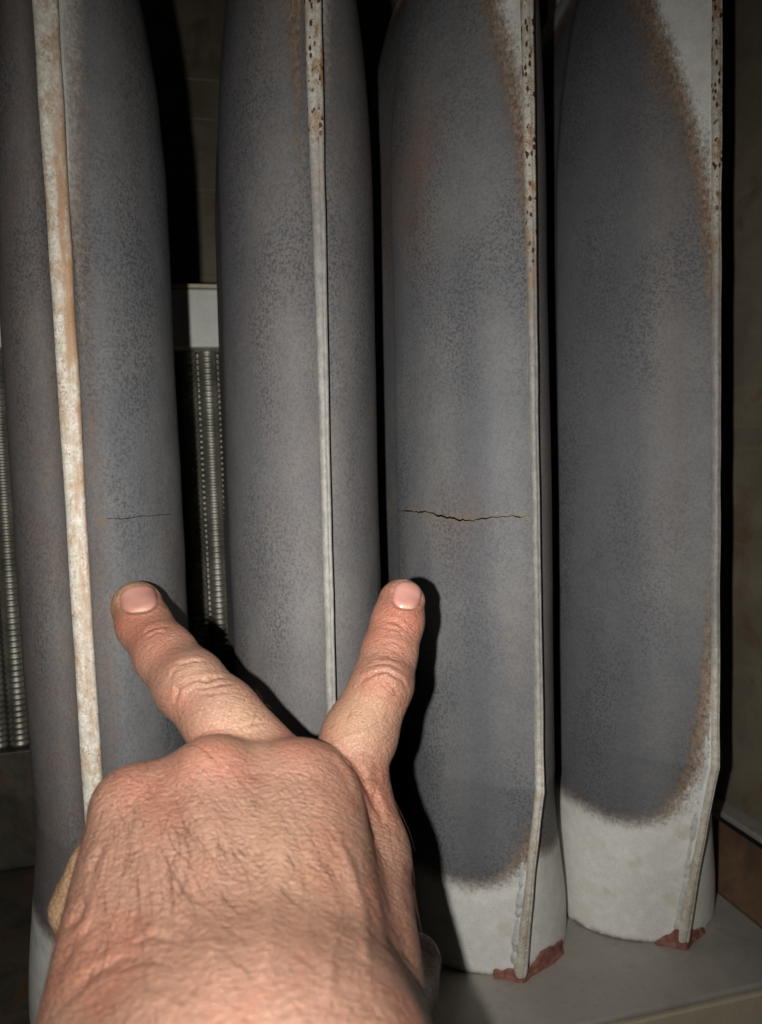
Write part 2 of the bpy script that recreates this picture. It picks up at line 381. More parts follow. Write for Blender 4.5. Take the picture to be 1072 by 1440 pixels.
def make_tube(X, w, wR, rear_w, th_lo, th_hi, zb, zt, tintf, rustf, bare_fn, frust_fn, label, crack=None, stain=None, seed=0, left_dark=None, fside=None, lean=0.0, fillR=False, dip=0.0022):
    root = empty('heat_exchanger_tube', (X, YS, 0)); root.rotation_euler.y = lean
    tag(root, label, 'metal tube', 'row of flattened metal tubes')
    zs = list(np.concatenate([np.linspace(ZB, 0.1, 67), np.arange(0.102, ZTOP, 0.002)]))
    crow = None
    if crack:
        zc = crack['z']; zs = [z for z in zs if abs(z-zc) > 0.0055]
        i0 = sum(1 for z in zs if z < zc)
        zs[i0:i0] = [zc-0.0030, zc-0.0014, zc-0.0001, zc+0.0001, zc+0.0014, zc+0.0030]
        crow = i0+2
    zs = np.array(zs); nr = len(zs)
    rows = []; arcs = None
    for z in zs:
        th = th_lo + (th_hi-th_lo)*float(sstep(0.2, 0.42, z))
        h = np.array(section(float(z), wR, th, rear_w*wR/w, fillet=fillR))
        hl = np.array(section(float(z), w, th, rear_w, dip=dip))
        left = np.column_stack([-hl[::-1, 0], hl[::-1, 1]])
        rows.append((left, h))
    H = rows[0][1].shape[0]
    # columns: back ... seam (left side), seam ... back (right side)
    P = np.array([np.vstack([l, h]) for l, h in rows])       # nr x 2H x 2
    nc = 2*H
    V = np.zeros((nr, nc, 3)); V[:, :, 0] = P[:, :, 0]; V[:, :, 1] = P[:, :, 1]; V[:, :, 2] = zs[:, None]
    lat = P[:, :, 0].copy(); dep = P[:, :, 1].copy()
    # gentle dents so that the sheet is not perfect
    nv = V.reshape(-1, 3)
    dn = vnoise(nv*np.array([18, 18, 11])+seed*7.3, seed)*0.0007 + vnoise(nv*60+seed*3.1, seed+5)*0.00018
    sgn = np.sign(nv[:, 0]); mask = np.clip((np.abs(nv[:, 0])-0.004)/0.01, 0, 1)
    nv[:, 0] += sgn*dn*mask
    V = nv.reshape(nr, nc, 3)
    skip = set()
    if crack:
        lo, hi = crack['lat']          # lateral range
        pts = crack['path']; wid = crack['width']
        for j in range(nc):
            q = lat[crow, j]
            inr = dep[crow, j] < 0.063
            tpos = (q-lo)/(hi-lo)
            zoff = np.interp(np.clip(tpos, 0, 1), [a for a, _ in pts], [b for _, b in pts]) + (hash3(np.array(j), np.array(3), np.array(seed), 9)*0.00038 if crack.get('jit') else 0.0)
            fade = 1.0 if inr else 0.0
            gap = 0.0
            if inr and -0.001 <= tpos <= 1.001:
                gap = np.interp(tpos, [a for a, _ in wid], [b for _, b in wid])
            for k, fz in ((-2, 0.35), (-1, 0.7), (0, 1), (1, 1), (2, 0.7), (3, 0.35)):
                V[crow+k, j, 2] += zoff*fz*fade*(1 if -0.2 < tpos < 1.2 else 0)
            V[crow, j, 2] -= max(0, gap/2-0.0001); V[crow+1, j, 2] += max(0, gap/2-0.0001)
            V[crow, j, 1] -= gap*0.15
            if gap > 0: skip.add(j)
    faces = []
    for i in range(nr-1):
        for j in range(nc-1):
            if crack and i == crow and (j in skip or (j+1) in skip): continue
            a = i*nc+j; faces.append((a, a+1, a+nc+1, a+nc))
    A = np.abs(lat); hz = np.zeros_like(A); rz = np.zeros_like(A); tz = np.zeros_like(A); sz = np.zeros_like(A); so = np.zeros_like(A); fz = np.zeros_like(A)
    for i, z in enumerate(zs):
        for j in range(nc):
            q = lat[i, j]; a = abs(q); y = dep[i, j]
            e_ = 0.0006
            hb_ = (z - zb(q, y))/math.sqrt(1+((zb(q+e_, y)-zb(q-e_, y))/(2*e_))**2)
            ht = (zt(q, y) - z)/math.sqrt(1+((zt(q+e_, y)-zt(q-e_, y))/(2*e_))**2)
            hz[i, j] = min(hb_, ht, 0.05)
            so[i, j] = left_dark(q, y, z) if left_dark else 0.0
            rz[i, j] = rustf(q, y, z); tz[i, j] = tintf(q, y, z)
            fz[i, j] = max(0.0, 1-(z-ZB)/0.0022)
            if stain:
                for (sq, szc, ra, rb, am) in stain:
                    e = ((q-sq)/ra)**2+((z-szc)/rb)**2
                    sz[i, j] = max(sz[i, j], am*max(0, 1-e))
    mesh_obj('shell', V.reshape(-1, 3), faces, M_shell, root,
             attrs={'burn': hz.ravel(), 'rust': rz.ravel(), 'tint': tz.ravel(), 'stain': sz.ravel(), 'foot': fz.ravel(), 'left_dark': so.ravel()})
    # seam flange: rounded crimped fin
    fv = []; bare = []; fr = []; fs = []
    zf = np.concatenate([np.linspace(ZB-0.0003, 0.1, 56), np.arange(0.103, ZTOP, 0.003)])
    rg = random.Random(seed)
    nzx = vnoise(np.column_stack([zf*60, zf*0, zf*0+seed]), 3)*0.00010
    nzy = vnoise(np.column_stack([zf*70, zf*0+5, zf*0+seed]), 4)*0.00025
    ncf = 0
    for i, z in enumerate(zf):
        th = (th_lo + (th_hi-th_lo)*float(sstep(0.2, 0.42, z)))
        th = th*(1+0.04*vnoise(np.array([[z*60, seed, 0]]), 8)[0])*(1+0.85*max(0.0, 1-(z-ZB)/0.05))
        hw = th/2*math.sqrt(max(0.05, min(1, (z-ZB+0.0005)/0.0035)))
        zc_ = max(z, ZB)
        y0 = float(flange_y(np.array(zc_))) + nzy[i]; y1 = float(nose_y(np.array(zc_))) + 0.006
        # fold line: right lip a little thinner and proud of the left one
        ring = [(-hw*0.95, y1), (-hw, y0+0.0022), (-hw*0.92, y0+0.0010), (-hw*0.55, y0+0.0003), (-hw*0.12, y0+0.0001),
                (hw*0.22, y0+0.0001), (hw*0.34, y0+0.00035), (hw*0.52, y0+0.0000), (hw*0.90, y0+0.0004), (hw*1.02, y0+0.0016), (hw*1.02, y0+0.0028), (hw*0.95, y1)]
        ncf = len(ring)
        for (qx, qy) in ring:
            fv.append((qx+nzx[i], qy, z)); bare.append(bare_fn(z)); fr.append(frust_fn(z))
            fs.append(fside(z)*(1.0 if qx > hw*0.0 else 0.0) if fside else 0.0)
    mesh_obj('seam_flange', fv, grid_faces(len(zf), ncf), M_flange, root, attrs={'bare': bare, 'rust': fr, 'side': fs})
    return root

def strip_on_front(name, root, mat, ztop_fn, lat0, lat1, th_off, n=26, w=0.036, rear_w=0.03, seed=0):
    """a patch lying on the foot of a shell, from lateral lat0 to lat1, up to ztop_fn(t)"""
    rgs = random.Random(seed)
    cols = []
    for i in range(n):
        t = i/(n-1); q = lat0+(lat1-lat0)*t
        zt_ = ztop_fn(t)
        col = []
        for k in range(7):
            z = ZB - 0.0004 + zt_*k/6 if k else ZB-0.0006
            h = section(max(ZB, z), w, 0.003, rear_w)
            # find depth at |q| on the front part
            hh = h[:71]; qq = [a for a, _ in hh]; yy = [b for _, b in hh]
            y = float(np.interp(abs(q), qq, yy))
            fy = float(flange_y(np.array(max(ZB, z))))
            y = y if abs(q) > 0.0045 else min(y, fy + (abs(q)/0.0045)*(max(0.0, y-fy)) + 0.0014)
            off = th_off*(1-(k/6)**3)*(0.55+0.45*math.sin(math.pi*t)) + rgs.uniform(-1, 1)*0.00022
            nx = math.copysign(1, q)*min(1, abs(q)/0.03)
            col.append((q+nx*off*0.6, y-off-(0.0022*(1-k/2) if k < 2 else 0), z+rgs.uniform(-1, 1)*0.0002*(k > 0)))
        cols.append(col)
    vv = [p for c in cols for p in c]
    o = mesh_obj(name, vv, grid_faces(n, 7), mat, root)
    m = o.modifiers.new('s', 'SOLIDIFY'); m.thickness = 0.0006; m.offset = -1
    m = o.modifiers.new('ss', 'SUBSURF'); m.levels = 1; m.render_levels = 2
    return o

def weld_bead(root, z0, z1, side, th, r, seed=0):
    rg = random.Random(seed); n = 46; vv = []; k = 8
    for i in range(n):
        z = z0+(z1-z0)*i/(n-1)
        fy = float(flange_y(np.array(z))); ny = float(nose_y(np.array(z)))
        cy = fy*0.45+ny*0.55+0.002; cx = side*(th/2+r*0.25)
        rad = r*(0.85+0.28*float(vnoise(np.array([[z*420, seed, 1.5]]), 6)[0])+0.10*rg.random())*(1 if 0 < i < n-1 else 0.2)*(1.0+0.6*(1-(z-ZB)/(ZK-ZB)) if z < ZK else 1.0)
        for j in range(k):
            a = 2*math.pi*j/k
            vv.append((cx+rad*math.cos(a)*0.85, cy+rad*math.sin(a)*1.5, z))
    o = mesh_obj('weld_bead', vv, grid_faces(n, k, True), M_weld, root)
    m = o.modifiers.new('ss', 'SUBSURF'); m.levels = 1; m.render_levels = 2
    return o

XT = [-0.0397, 0.0416, 0.1240, 0.2025]
one = lambda *a: 1.0
zero = lambda *a: 0.0
# tube 1 (left)
t1 = make_tube(XT[0], 0.0302, 0.0335, 0.025, 0.0066, 0.0082,
    zb=lambda q, y: 0.040 + 0.25*max(0, y-0.03),
    zt=lambda q, y: (0.30+20*max(0, abs(q)-0.0042)) if q > 0 else 0.5,
    tintf=lambda q, y, z: (0.55 if q < 0 else (0.55*max(0, 1-abs(q-0.006)/0.004)*(1 if z < 0.36 else 0.4))),
    rustf=lambda q, y, z: 0.35,
    bare_fn=lambda z: 0.92, frust_fn=lambda z: 0.48, fside=lambda z: float(sstep(0.10, 0.2, z)*(1-sstep(0.30, 0.36, z))),
    label='leftmost grey tube, its wide pale seam streaked with tan rust, hairline crack at mid height',
    crack=dict(z=0.1975, lat=(0.0098, 0.0295), path=[(0, 0.0), (0.2, -0.0006), (0.35, -0.0005), (0.5, -0.0001), (0.62, -0.0006), (0.8, -0.0006), (1, -0.0012)],
               width=[(0, 0.00018), (0.3, 0.00028), (0.6, 0.00022), (0.75, 0.00024), (1, 0.00012)]),
    stain=[(0.0076, 0.1965, 0.0024, 0.0020, 0.9)], seed=1, fillR=True)
# tube 2
t2 = make_tube(XT[1], 0.0322, 0.0318, 0.0318, 0.0036, 0.0062,
    zb=lambda q, y: 0.035 + 0.2*max(0, y-0.03),
    zt=lambda q, y: 0.375+16*max(0, abs(q)-0.0045),
    tintf=lambda q, y, z: 0.25,
    rustf=lambda q, y, z: 1.0 if q < 0 else 0.2,
    bare_fn=lambda z: float(0.12+0.88*sstep(0.30, 0.36, z)), frust_fn=lambda z: float(0.95*sstep(0.29, 0.35, z)),
    left_dark=lambda q, y, z: 0.55*float(sstep(-0.016, -0.024, q))*float(sstep(0.12, 0.2, z)),
    label='second tube from the left, plain grey with a thin pale seam rusted at its top', seed=2, lean=0.015, dip=0.0035)
# tube 3 (cracked)
cr_path = [(0, 0.0012), (0.06, 0.0015), (0.10, 0.0012), (0.16, 0.0017), (0.2, 0.0013), (0.24, 0.0004), (0.32, -0.0003), (0.38, -0.0008), (0.42, -0.0013),
           (0.5, -0.0014), (0.56, -0.0012), (0.6, -0.0004), (0.7, -0.0001), (0.8, 0.0003), (0.88, 0.0003), (0.93, -0.0001), (0.97, 0.0001), (1, 0.0006)]
t3 = make_tube(XT[2], 0.0392, 0.0260, 0.0368, 0.0031, 0.0046,
    zb=lambda q, y: 0.0335 + 0.028*math.exp(-abs(q)/0.006)*(1 if q < 0 else 0.4) + (0.0 if q < 0 else 0.012),
    zt=lambda q, y: (0.332+0.062*(max(0, abs(q)-0.002)/0.010)**0.75 if q < 0 else 0.40+abs(q)*4),
    tintf=lambda q, y, z: (0.6*math.exp(-((q+0.024)/0.009)**2-((z-0.19)/0.02)**2) + 1.35*math.exp(-((q+0.0345)/0.0055)**2-((z-0.330)/0.035)**2)
                           + 0.35*math.exp(-((q+0.008)/0.006)**2-((z-0.14)/0.03)**2) + (0.4 if q > 0 else 0)),
    rustf=lambda q, y, z: (1.0 if z > 0.2 else 0.25+0.75*math.exp(-(abs(q)-0.002)/0.008)) if q < 0 else 0.15,
    bare_fn=lambda z: float(np.clip(0.32*(1-sstep(0.1, 0.14, z)) + 0.85*(1-sstep(0.06, 0.12, z)) + 0.95*sstep(0.27, 0.34, z)+0.10, 0, 1)),
    frust_fn=lambda z: float(0.95*sstep(0.24, 0.31, z)+0.30*(1-sstep(0.03, 0.1, z))),
    left_dark=lambda q, y, z: 0.7*math.exp(-((q+0.019)/0.007)**2)*float(1-sstep(0.27, 0.32, z)) + 0.5*float(sstep(-0.030, -0.036, q)),
    label='third tube from the left, split by a long jagged crack across its grey face',
    crack=dict(z=0.1905, lat=(-0.0391, -0.0030), jit=True, path=cr_path,
               width=[(0, 0.0003), (0.04, 0.0007), (0.08, 0.0003), (0.13, 0.0007), (0.18, 0.0003), (0.25, 0.0008), (0.32, 0.0007), (0.4, 0.00075), (0.48, 0.0005),
                      (0.55, 0.00028), (0.62, 0.0007), (0.7, 0.0004), (0.8, 0.00034), (0.88, 0.00026), (0.92, 0.0005), (0.96, 0.0005), (1, 0.00025)]),
    stain=[(-0.003, 0.1915, 0.0028, 0.0018, 0.7), (-0.011, 0.1905, 0.012, 0.0012, 0.55), (-0.026, 0.1905, 0.014, 0.0020, 0.5), (-0.034, 0.1915, 0.004, 0.0020, 0.6)], seed=3, lean=0.008, dip=0.0055)
# tube 4 (right)
t4 = make_tube(XT[3], 0.0400, 0.0215, 0.030, 0.0030, 0.0036,
    zb=lambda q, y: 0.0490 + 0.30*max(0, abs(q)-0.03) + 0.075*math.exp(-max(0, abs(q)-0.0015)/0.0055),
    zt=lambda q, y: 0.298+0.100*(max(0, abs(q)-0.0018)/0.0195)**0.68+4*max(0, abs(q)-0.017),
    tintf=lambda q, y, z: 0.35*math.exp(-((q+0.014)/0.008)**2)*float(sstep(0.12, 0.2, z)) ,
    rustf=lambda q, y, z: 1.0 if z > 0.2 else 0.25+0.75*math.exp(-max(0, abs(q)-0.010)/0.008),
    bare_fn=lambda z: float(np.clip(0.95*(1-sstep(0.10, 0.15, z)) + 0.95*sstep(0.27, 0.33, z)+0.22, 0, 1)),
    frust_fn=lambda z: float(0.8*sstep(0.25, 0.33, z)+0.25*(1-sstep(0.03, 0.1, z))),
    left_dark=lambda q, y, z: 0.72*float(sstep(-0.017, -0.027, q)),
    label='rightmost tube, pale foot and pale upper corner edged in brown scale', seed=4, lean=0.013)

def jag(pts, seed):
    rg = random.Random(seed)
    xs = [p[0] for p in pts]; ys = [p[1] for p in pts]
    return lambda t: max(0.0006, float(np.interp(t, xs, ys)) + rg.uniform(-1, 1)*0.0009)
strip_on_front('sealant', t3, M_seal, jag([(0, 0.0025), (0.08, 0.004), (0.25, 0.0045), (0.4, 0.003), (0.5, 0.004), (0.6, 0.007), (0.75, 0.0085), (0.9, 0.007), (1, 0.006)], 2), -0.0105, 0.0255, 0.0011, seed=5)
strip_on_front('sealant', t4, M_seal, jag([(0, 0.001), (0.2, 0.006), (0.35, 0.012), (0.5, 0.009), (0.62, 0.004), (0.8, 0.003), (1, 0.002)], 3), -0.0105, 0.0165, 0.0011, seed=6)
weld_bead(t3, -0.003, 0.050, -1, 0.0040, 0.0016, 3)
weld_bead(t4, -0.003, 0.105, -1, 0.0036, 0.0016, 4)

# ------------------------------------------------------------------ the hand (camera-aligned local frame: x right, y down, z away)
def C(px, py, Z): return np.array([(px-536)/FPX*Z, (py-720)/FPX*Z, Z])
def cone(p, a, b, r1, r2):
    x, y, z = p; dt = x.dtype.type
    ba = b-a; inv = 1.0/(ba@ba)
    ax, ay, az = (dt(v_) for v_ in a); bx, by, bz = (dt(v_) for v_ in ba)
    x = x-ax; y = y-ay; z = z-az
    t = np.clip((x*bx+y*by+z*bz)*dt(inv), dt(0), dt(1))
    x = x-t*bx; y = y-t*by; z = z-t*bz
    return np.sqrt(x*x+y*y+z*z) - (dt(r1)+dt(r2-r1)*t)
def ball(p, c_, r):
    x, y, z = p; dt = x.dtype.type
    return np.sqrt((x-dt(c_[0]))**2+(y-dt(c_[1]))**2+(z-dt(c_[2]))**2)-dt(r)
def smin(a, b, k):
    h = np.maximum(k-np.abs(a-b), 0)/k
    return np.minimum(a, b) - h*h*k*0.25
def chain(p, pts, k=0.003):
    d = None
    for (a, ra), (b, rb) in zip(pts[:-1], pts[1:]):
        e = cone(p, a, b, ra, rb); d = e if d is None else smin(d, e, k)
    return d

IDX = [(C(476, 1108, .230), .0110), (C(506, 1034, .232), .0110), (C(538, 962, .237), .0093), (C(548, 918, .243), .0085), (C(559, 876, .248), .0081), (C(565, 847, .252), .0077)]
MID = [(C(378, 1072, .222), .0105), (C(311, 1008, .228), .0112), (C(266, 962, .236), .0105), (C(233, 922, .246), .0095), (C(203, 879, .257), .0087), (C(193, 853, .263), .0087)]
MET = [(C(470, 1560, .150), C(452, 1118, .2165), .0165, .0112), (C(385, 1575, .146), C(405, 1106, .2135), .018, .0122),
       (C(268, 1575, .147), C(300, 1102, .2090), .018, .0122), (C(175, 1560, .152), C(192, 1142, .2050), .017, .0120)]
RING = [(C(300, 1108, .213), .0115), (C(292, 1170, .247), .0105), (C(300, 1260, .245), .009), (C(330, 1300, .226), .008)]
PINK = [(C(190, 1150, .210), .0105), (C(185, 1220, .240), .0092), (C(210, 1300, .238), .008), (C(245, 1320, .222), .0072)]
THUMB = [(C(500, 1500, .170), .016), (C(538, 1440, .200), .0115), (C(570, 1392, .226), .0092), (C(584, 1352, .236), .0080)]
TIPS = (IDX[-1][0], MID[-1][0])

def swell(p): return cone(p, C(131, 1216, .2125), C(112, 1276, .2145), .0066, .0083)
def hand_sdf(pp):
    p = (pp[..., 0], pp[..., 1], pp[..., 2])
    d = None
    for a, b, r1, r2 in MET:
        e = cone(p, a, b, r1, r2); d = e if d is None else smin(d, e, 0.013)
    # ulnar side, radial side, palm
    d = smin(d, cone(p, C(165, 1520, .160), C(180, 1265, .196), .0175, .0128), 0.010)
    d = smin(d, cone(p, C(505, 1500, .168), C(517, 1205, .218), .0172, .0112), 0.006)
    d = smin(d, cone(p, C(517, 1205, .218), C(500, 1105, .229), .0112, .0105), 0.006)
    d = smin(d, cone(p, C(320, 1500, .180), C(310, 1230, .232), .024, .015), 0.014)
    # forearm
    W = np.array([-0.0275, 0.116, 0.143])
    d = smin(d, cone(p, W, np.array([-0.036, 0.180, 0.106]), .0275, .030), 0.02)
    d = smin(d, cone(p, W+np.array([0.013, 0, 0]), np.array([-0.022, 0.180, 0.106]), .024, .026), 0.02)
    # knuckle heads
    for q, r in ((C(298, 1092, .2050), .0100), (C(416, 1098, .2100), .0092), (C(188, 1136, .2025), .0098)):
        d = smin(d, ball(p, q, r), 0.004)
    # curled fingers
    d = smin(d, chain(p, RING), 0.005); d = smin(d, chain(p, PINK), 0.005)
    # swell of the side of the curled little finger
    d = smin(d, swell(p), 0.003)
    d = smin(d, chain(p, THUMB), 0.003)
    # extended fingers with knuckle swells
    fi = chain(p, IDX); fm = chain(p, MID)
    fi = smin(fi, ball(p, C(542, 962, .2315), .0066), 0.004)
    fm = smin(fm, ball(p, C(271, 957, .2310), .0074), 0.005)
    d = smin(d, fi, 0.0030); d = smin(d, fm, 0.0026)
    return d

def surface_nets(lo, hi, h):
    nx, ny, nz = [int(math.ceil((hi[i]-lo[i])/h))+1 for i in range(3)]
    xs = (lo[0]+h*np.arange(nx)).astype(np.float32); ys = (lo[1]+h*np.arange(ny)).astype(np.float32); zs = (lo[2]+h*np.arange(nz)).astype(np.float32)
    D = np.empty((nx, ny, nz), np.float32)
    for i in range(0, nx, 16):
        g = np.stack(np.meshgrid(xs[i:i+16], ys, zs, indexing='ij'), -1)
        D[i:i+16] = hand_sdf(g)
    S = D < 0
    c = [D[a:nx-1+a, b:ny-1+b, e:nz-1+e] for a in (0, 1) for b in (0, 1) for e in (0, 1)]
    ins = sum((x < 0).astype(np.int8) for x in c)
    act = (ins > 0) & (ins < 8)
    idx = -np.ones(act.shape, np.int64); cells = np.argwhere(act); idx[act] = np.arange(len(cells))
    P = (np.array(lo) + h*(cells+0.5)).astype(np.float64)
    F = []
    e = S[:-1, 1:-1, 1:-1] != S[1:, 1:-1, 1:-1]; q = np.argwhere(e)+np.array([0, 1, 1]); sgn = S[q[:, 0], q[:, 1], q[:, 2]]
    def add(q, sgn, d1, d2):
        a = idx[q[:, 0]-d1[0]-d2[0], q[:, 1]-d1[1]-d2[1], q[:, 2]-d1[2]-d2[2]]; b = idx[q[:, 0]-d2[0], q[:, 1]-d2[1], q[:, 2]-d2[2]]
        c_ = idx[q[:, 0], q[:, 1], q[:, 2]]; dd = idx[q[:, 0]-d1[0], q[:, 1]-d1[1], q[:, 2]-d1[2]]
        Q = np.column_stack([a, b, c_, dd]); Q[~sgn] = Q[~sgn][:, ::-1]; F.append(Q)
    add(q, sgn, (0, 1, 0), (0, 0, 1))
    e = S[1:-1, :-1, 1:-1] != S[1:-1, 1:, 1:-1]; q = np.argwhere(e)+np.array([1, 0, 1]); sgn = S[q[:, 0], q[:, 1], q[:, 2]]
    add(q, sgn, (0, 0, 1), (1, 0, 0))
    e = S[1:-1, 1:-1, :-1] != S[1:-1, 1:-1, 1:]; q = np.argwhere(e)+np.array([1, 1, 0]); sgn = S[q[:, 0], q[:, 1], q[:, 2]]
    add(q, sgn, (1, 0, 0), (0, 1, 0))
    F = np.vstack(F); F = F[(F >= 0).all(1)]
    return P, F

def grad(p, e=0.0004):
    g = np.column_stack([hand_sdf(p+np.eye(3)[i]*e)-hand_sdf(p-np.eye(3)[i]*e) for i in range(3)])
    return g/np.maximum(np.linalg.norm(g, axis=1, keepdims=True), 1e-9)
def project(p, it=3):
    for _ in range(it): p = p - hand_sdf(p)[:, None]*grad(p)*0.9
    return p

lo = (-0.108, 0.018, 0.085); hi = (0.052, 0.212, 0.282)
P, Fq = surface_nets(lo, hi, 0.00085)
P = project(P, 3)

# subdivide once, then return to the surface
def subdivide(V, F):
    E = np.sort(np.vstack([F[:, [k, (k+1) % 4]] for k in range(4)]), 1)
    key = E[:, 0]*len(V)+E[:, 1]; u, first, inv = np.unique(key, return_index=True, return_inverse=True)
    inv = inv.ravel(); em = (V[E[first, 0]]+V[E[first, 1]])/2; fm_ = V[F].mean(1)
    nV, nE, nF = len(V), len(u), len(F); e = [nV+inv[k*nF:(k+1)*nF] for k in range(4)]; c = nV+nE+np.arange(nF)
    Q = np.vstack([np.column_stack([F[:, k], e[k], c, e[(k+3) % 4]]) for k in range(4)])
    return np.vstack([V, em, fm_]), Q
P, Fq = subdivide(P, Fq)
P = project(P, 2)
N = grad(P)
PX = np.column_stack([536+FPX*P[:, 0]/P[:, 2], 720+FPX*P[:, 1]/P[:, 2]])
face_cam = -(N*P).sum(1)/np.linalg.norm(P, axis=1)
vis = np.clip((face_cam-0.02)/0.25, 0, 1)

# relief: creases, folds, tendons (depth in mm, width in photo pixels)
disp = np.zeros(len(P))
PXW = PX + 3.0*np.column_stack([vnoise(P*260, 71), vnoise(P*260, 72)]) + 1.2*np.column_stack([vnoise(P*700, 73), vnoise(P*700, 74)])
def seg_dist(pl):
    best = np.full(len(P), 1e9); tt = np.zeros(len(P)); L = 0
    pl = np.array(pl, float); tot = np.linalg.norm(np.diff(pl, axis=0), axis=1).sum()
    for a, b in zip(pl[:-1], pl[1:]):
        ab = b-a; t = np.clip(((PXW-a)@ab)/(ab@ab), 0, 1)
        d = np.linalg.norm(PXW-a-t[:, None]*ab, axis=1)
        m_ = d < best; best[m_] = d[m_]; tt[m_] = (L+t[m_]*np.linalg.norm(ab))/tot; L += np.linalg.norm(ab)
    return best, tt
def crease(pl, depth, width):
    global disp
    d, t = seg_dist(pl)
    taper = np.clip(4*t, 0.15, 1)*np.clip(4*(1-t), 0.15, 1)
    depth = depth*1.5
    disp -= depth*1e-3*np.exp(-(d/width)**2)*taper*vis
    disp += depth*0.45e-3*np.exp(-((d-width*2.0)/(width*1.3))**2)*taper*vis
def bumpb(pl, height, width):
    global disp
    d, t = seg_dist(pl); disp += height*1e-3*np.exp(-(d/width)**2)*vis*np.clip(5*t, 0.3, 1)*np.clip(5*(1-t), 0.3, 1)
# index: DIP and PIP creases
crease([(541, 872), (560, 876), (574, 889)], .28, 2.4); crease([(545, 882), (560, 886), (571, 897)], .14, 2.2)
crease([(534, 906), (552, 903), (572, 912)], .12, 2.2)
crease([(504, 968), (513, 953), (528, 947), (545, 945), (562, 955), (573, 972)], .30, 2.6)
crease([(528, 960), (541, 971), (556, 981), (568, 990)], .34, 2.6); crease([(541, 957), (552, 966), (564, 976)], .24, 2.4)
crease([(520, 975), (535, 985), (552, 998)], .16, 2.4); crease([(526, 925), (545, 922), (565, 932)], .12, 2.4)
crease([(512, 938), (530, 932), (552, 934), (570, 948)], .16, 2.4)
bumpb([(535, 955), (558, 968)], .35, 9)
# middle: DIP and PIP creases
crease([(196, 893), (210, 886), (228, 882), (240, 883)], .30, 2.4); crease([(205, 897), (220, 891), (238, 889)], .18, 2.2)
crease([(207, 912), (216, 909)], .12, 2.0)
crease([(246, 940), (255, 933), (272, 929), (292, 930)], .30, 2.6); crease([(240, 960), (247, 944), (262, 936), (280, 934)], .16, 2.4)
crease([(250, 986), (251, 968), (262, 962), (280, 957), (302, 953), (322, 953)], .40, 2.8)
crease([(258, 975), (274, 970), (296, 963), (330, 962)], .26, 2.6); crease([(266, 978), (288, 974), (330, 972)], .14, 2.4)
crease([(243, 993), (249, 978), (251, 965)], .28, 3.0)
bumpb([(262, 958), (300, 945)], .30, 8)
crease([(330, 1026), (350, 1020), (372, 1012)], .16, 3)
# knuckle hollows and the edge of the back of the hand
crease([(355, 1075), (362, 1100), (366, 1140)], .3, 16); crease([(238, 1100), (250, 1140), (262, 1190)], .45, 16)
crease([(448, 1038), (480, 1056), (505, 1086), (526, 1124), (546, 1172)], .55, 5)
crease([(470, 1050), (505, 1066), (540, 1076)], .25, 4); crease([(500, 1090), (530, 1094), (556, 1100)], .2, 4)
crease([(120, 1262), (112, 1288), (95, 1310)], .5, 6); crease([(146, 1180), (126, 1235)], .4, 5)
crease([(85, 1420), (125, 1370), (180, 1345), (230, 1340)], .40, 7); crease([(150, 1370), (200, 1352), (240, 1356)], .3, 6)
crease([(70, 1380), (110, 1320), (150, 1290)], .25, 7); crease([(180, 1330), (215, 1318), (250, 1326)], .28, 6)
bumpb([(400, 1120), (388, 1240), (365, 1400)], .85, 18); bumpb([(300, 1110), (300, 1220), (295, 1400)], .65, 18)
bumpb([(205, 1150), (220, 1260), (225, 1400)], .55, 18)
bumpb([(470, 1160), (505, 1270), (520, 1380)], .7, 10); bumpb([(505, 1270), (470, 1330), (455, 1420)], .6, 9); bumpb([(262, 1180), (250, 1260), (300, 1330), (310, 1420)], .45, 9)
# skin folds on the back of the hand
axis = np.array([0, 0.65, -0.76]); al = P@axis
dors = np.clip((PX[:, 1]-1050)/60, 0, 1)*vis
q = np.column_stack([P[:, 0]*130, al*330, P[:, 2]*60])
qw = q + 0.9*np.column_stack([vnoise(q*0.35, 21), vnoise(q*0.35, 22), vnoise(q*0.35, 23)])
f1 = 1-np.abs(vnoise(qw, 31))*2; f2 = 1-np.abs(vnoise(qw*1.9+7, 32))*2
disp += dors*(f1*0.035e-3 + f2*0.035e-3)
disp += vis*vnoise(P*90, 41)*0.22e-3 + vnoise(P*230, 42)*0.08e-3
NAILS = (((573, 837), (0.12, -1), 19.5, 19), ((195, 842), (-0.15, -1), 26, 18.5))
for c_, ax, hw_, hl_ in NAILS:
    ax = np.array(ax, float); ax /= np.linalg.norm(ax); pr = np.array([-ax[1], ax[0]]); dq = PX-np.array(c_)
    rr_ = (np.abs(dq@pr/hw_)**2.6+np.abs(dq@ax/hl_)**2.6)**(1/2.6)
    disp += vis*(-0.30e-3*np.exp(-((rr_-1.03)/0.07)**2) + 0.25e-3*np.exp(-((rr_-1.25)/0.12)**2)*(dq@ax < 8))
P = P + N*disp[:, None]

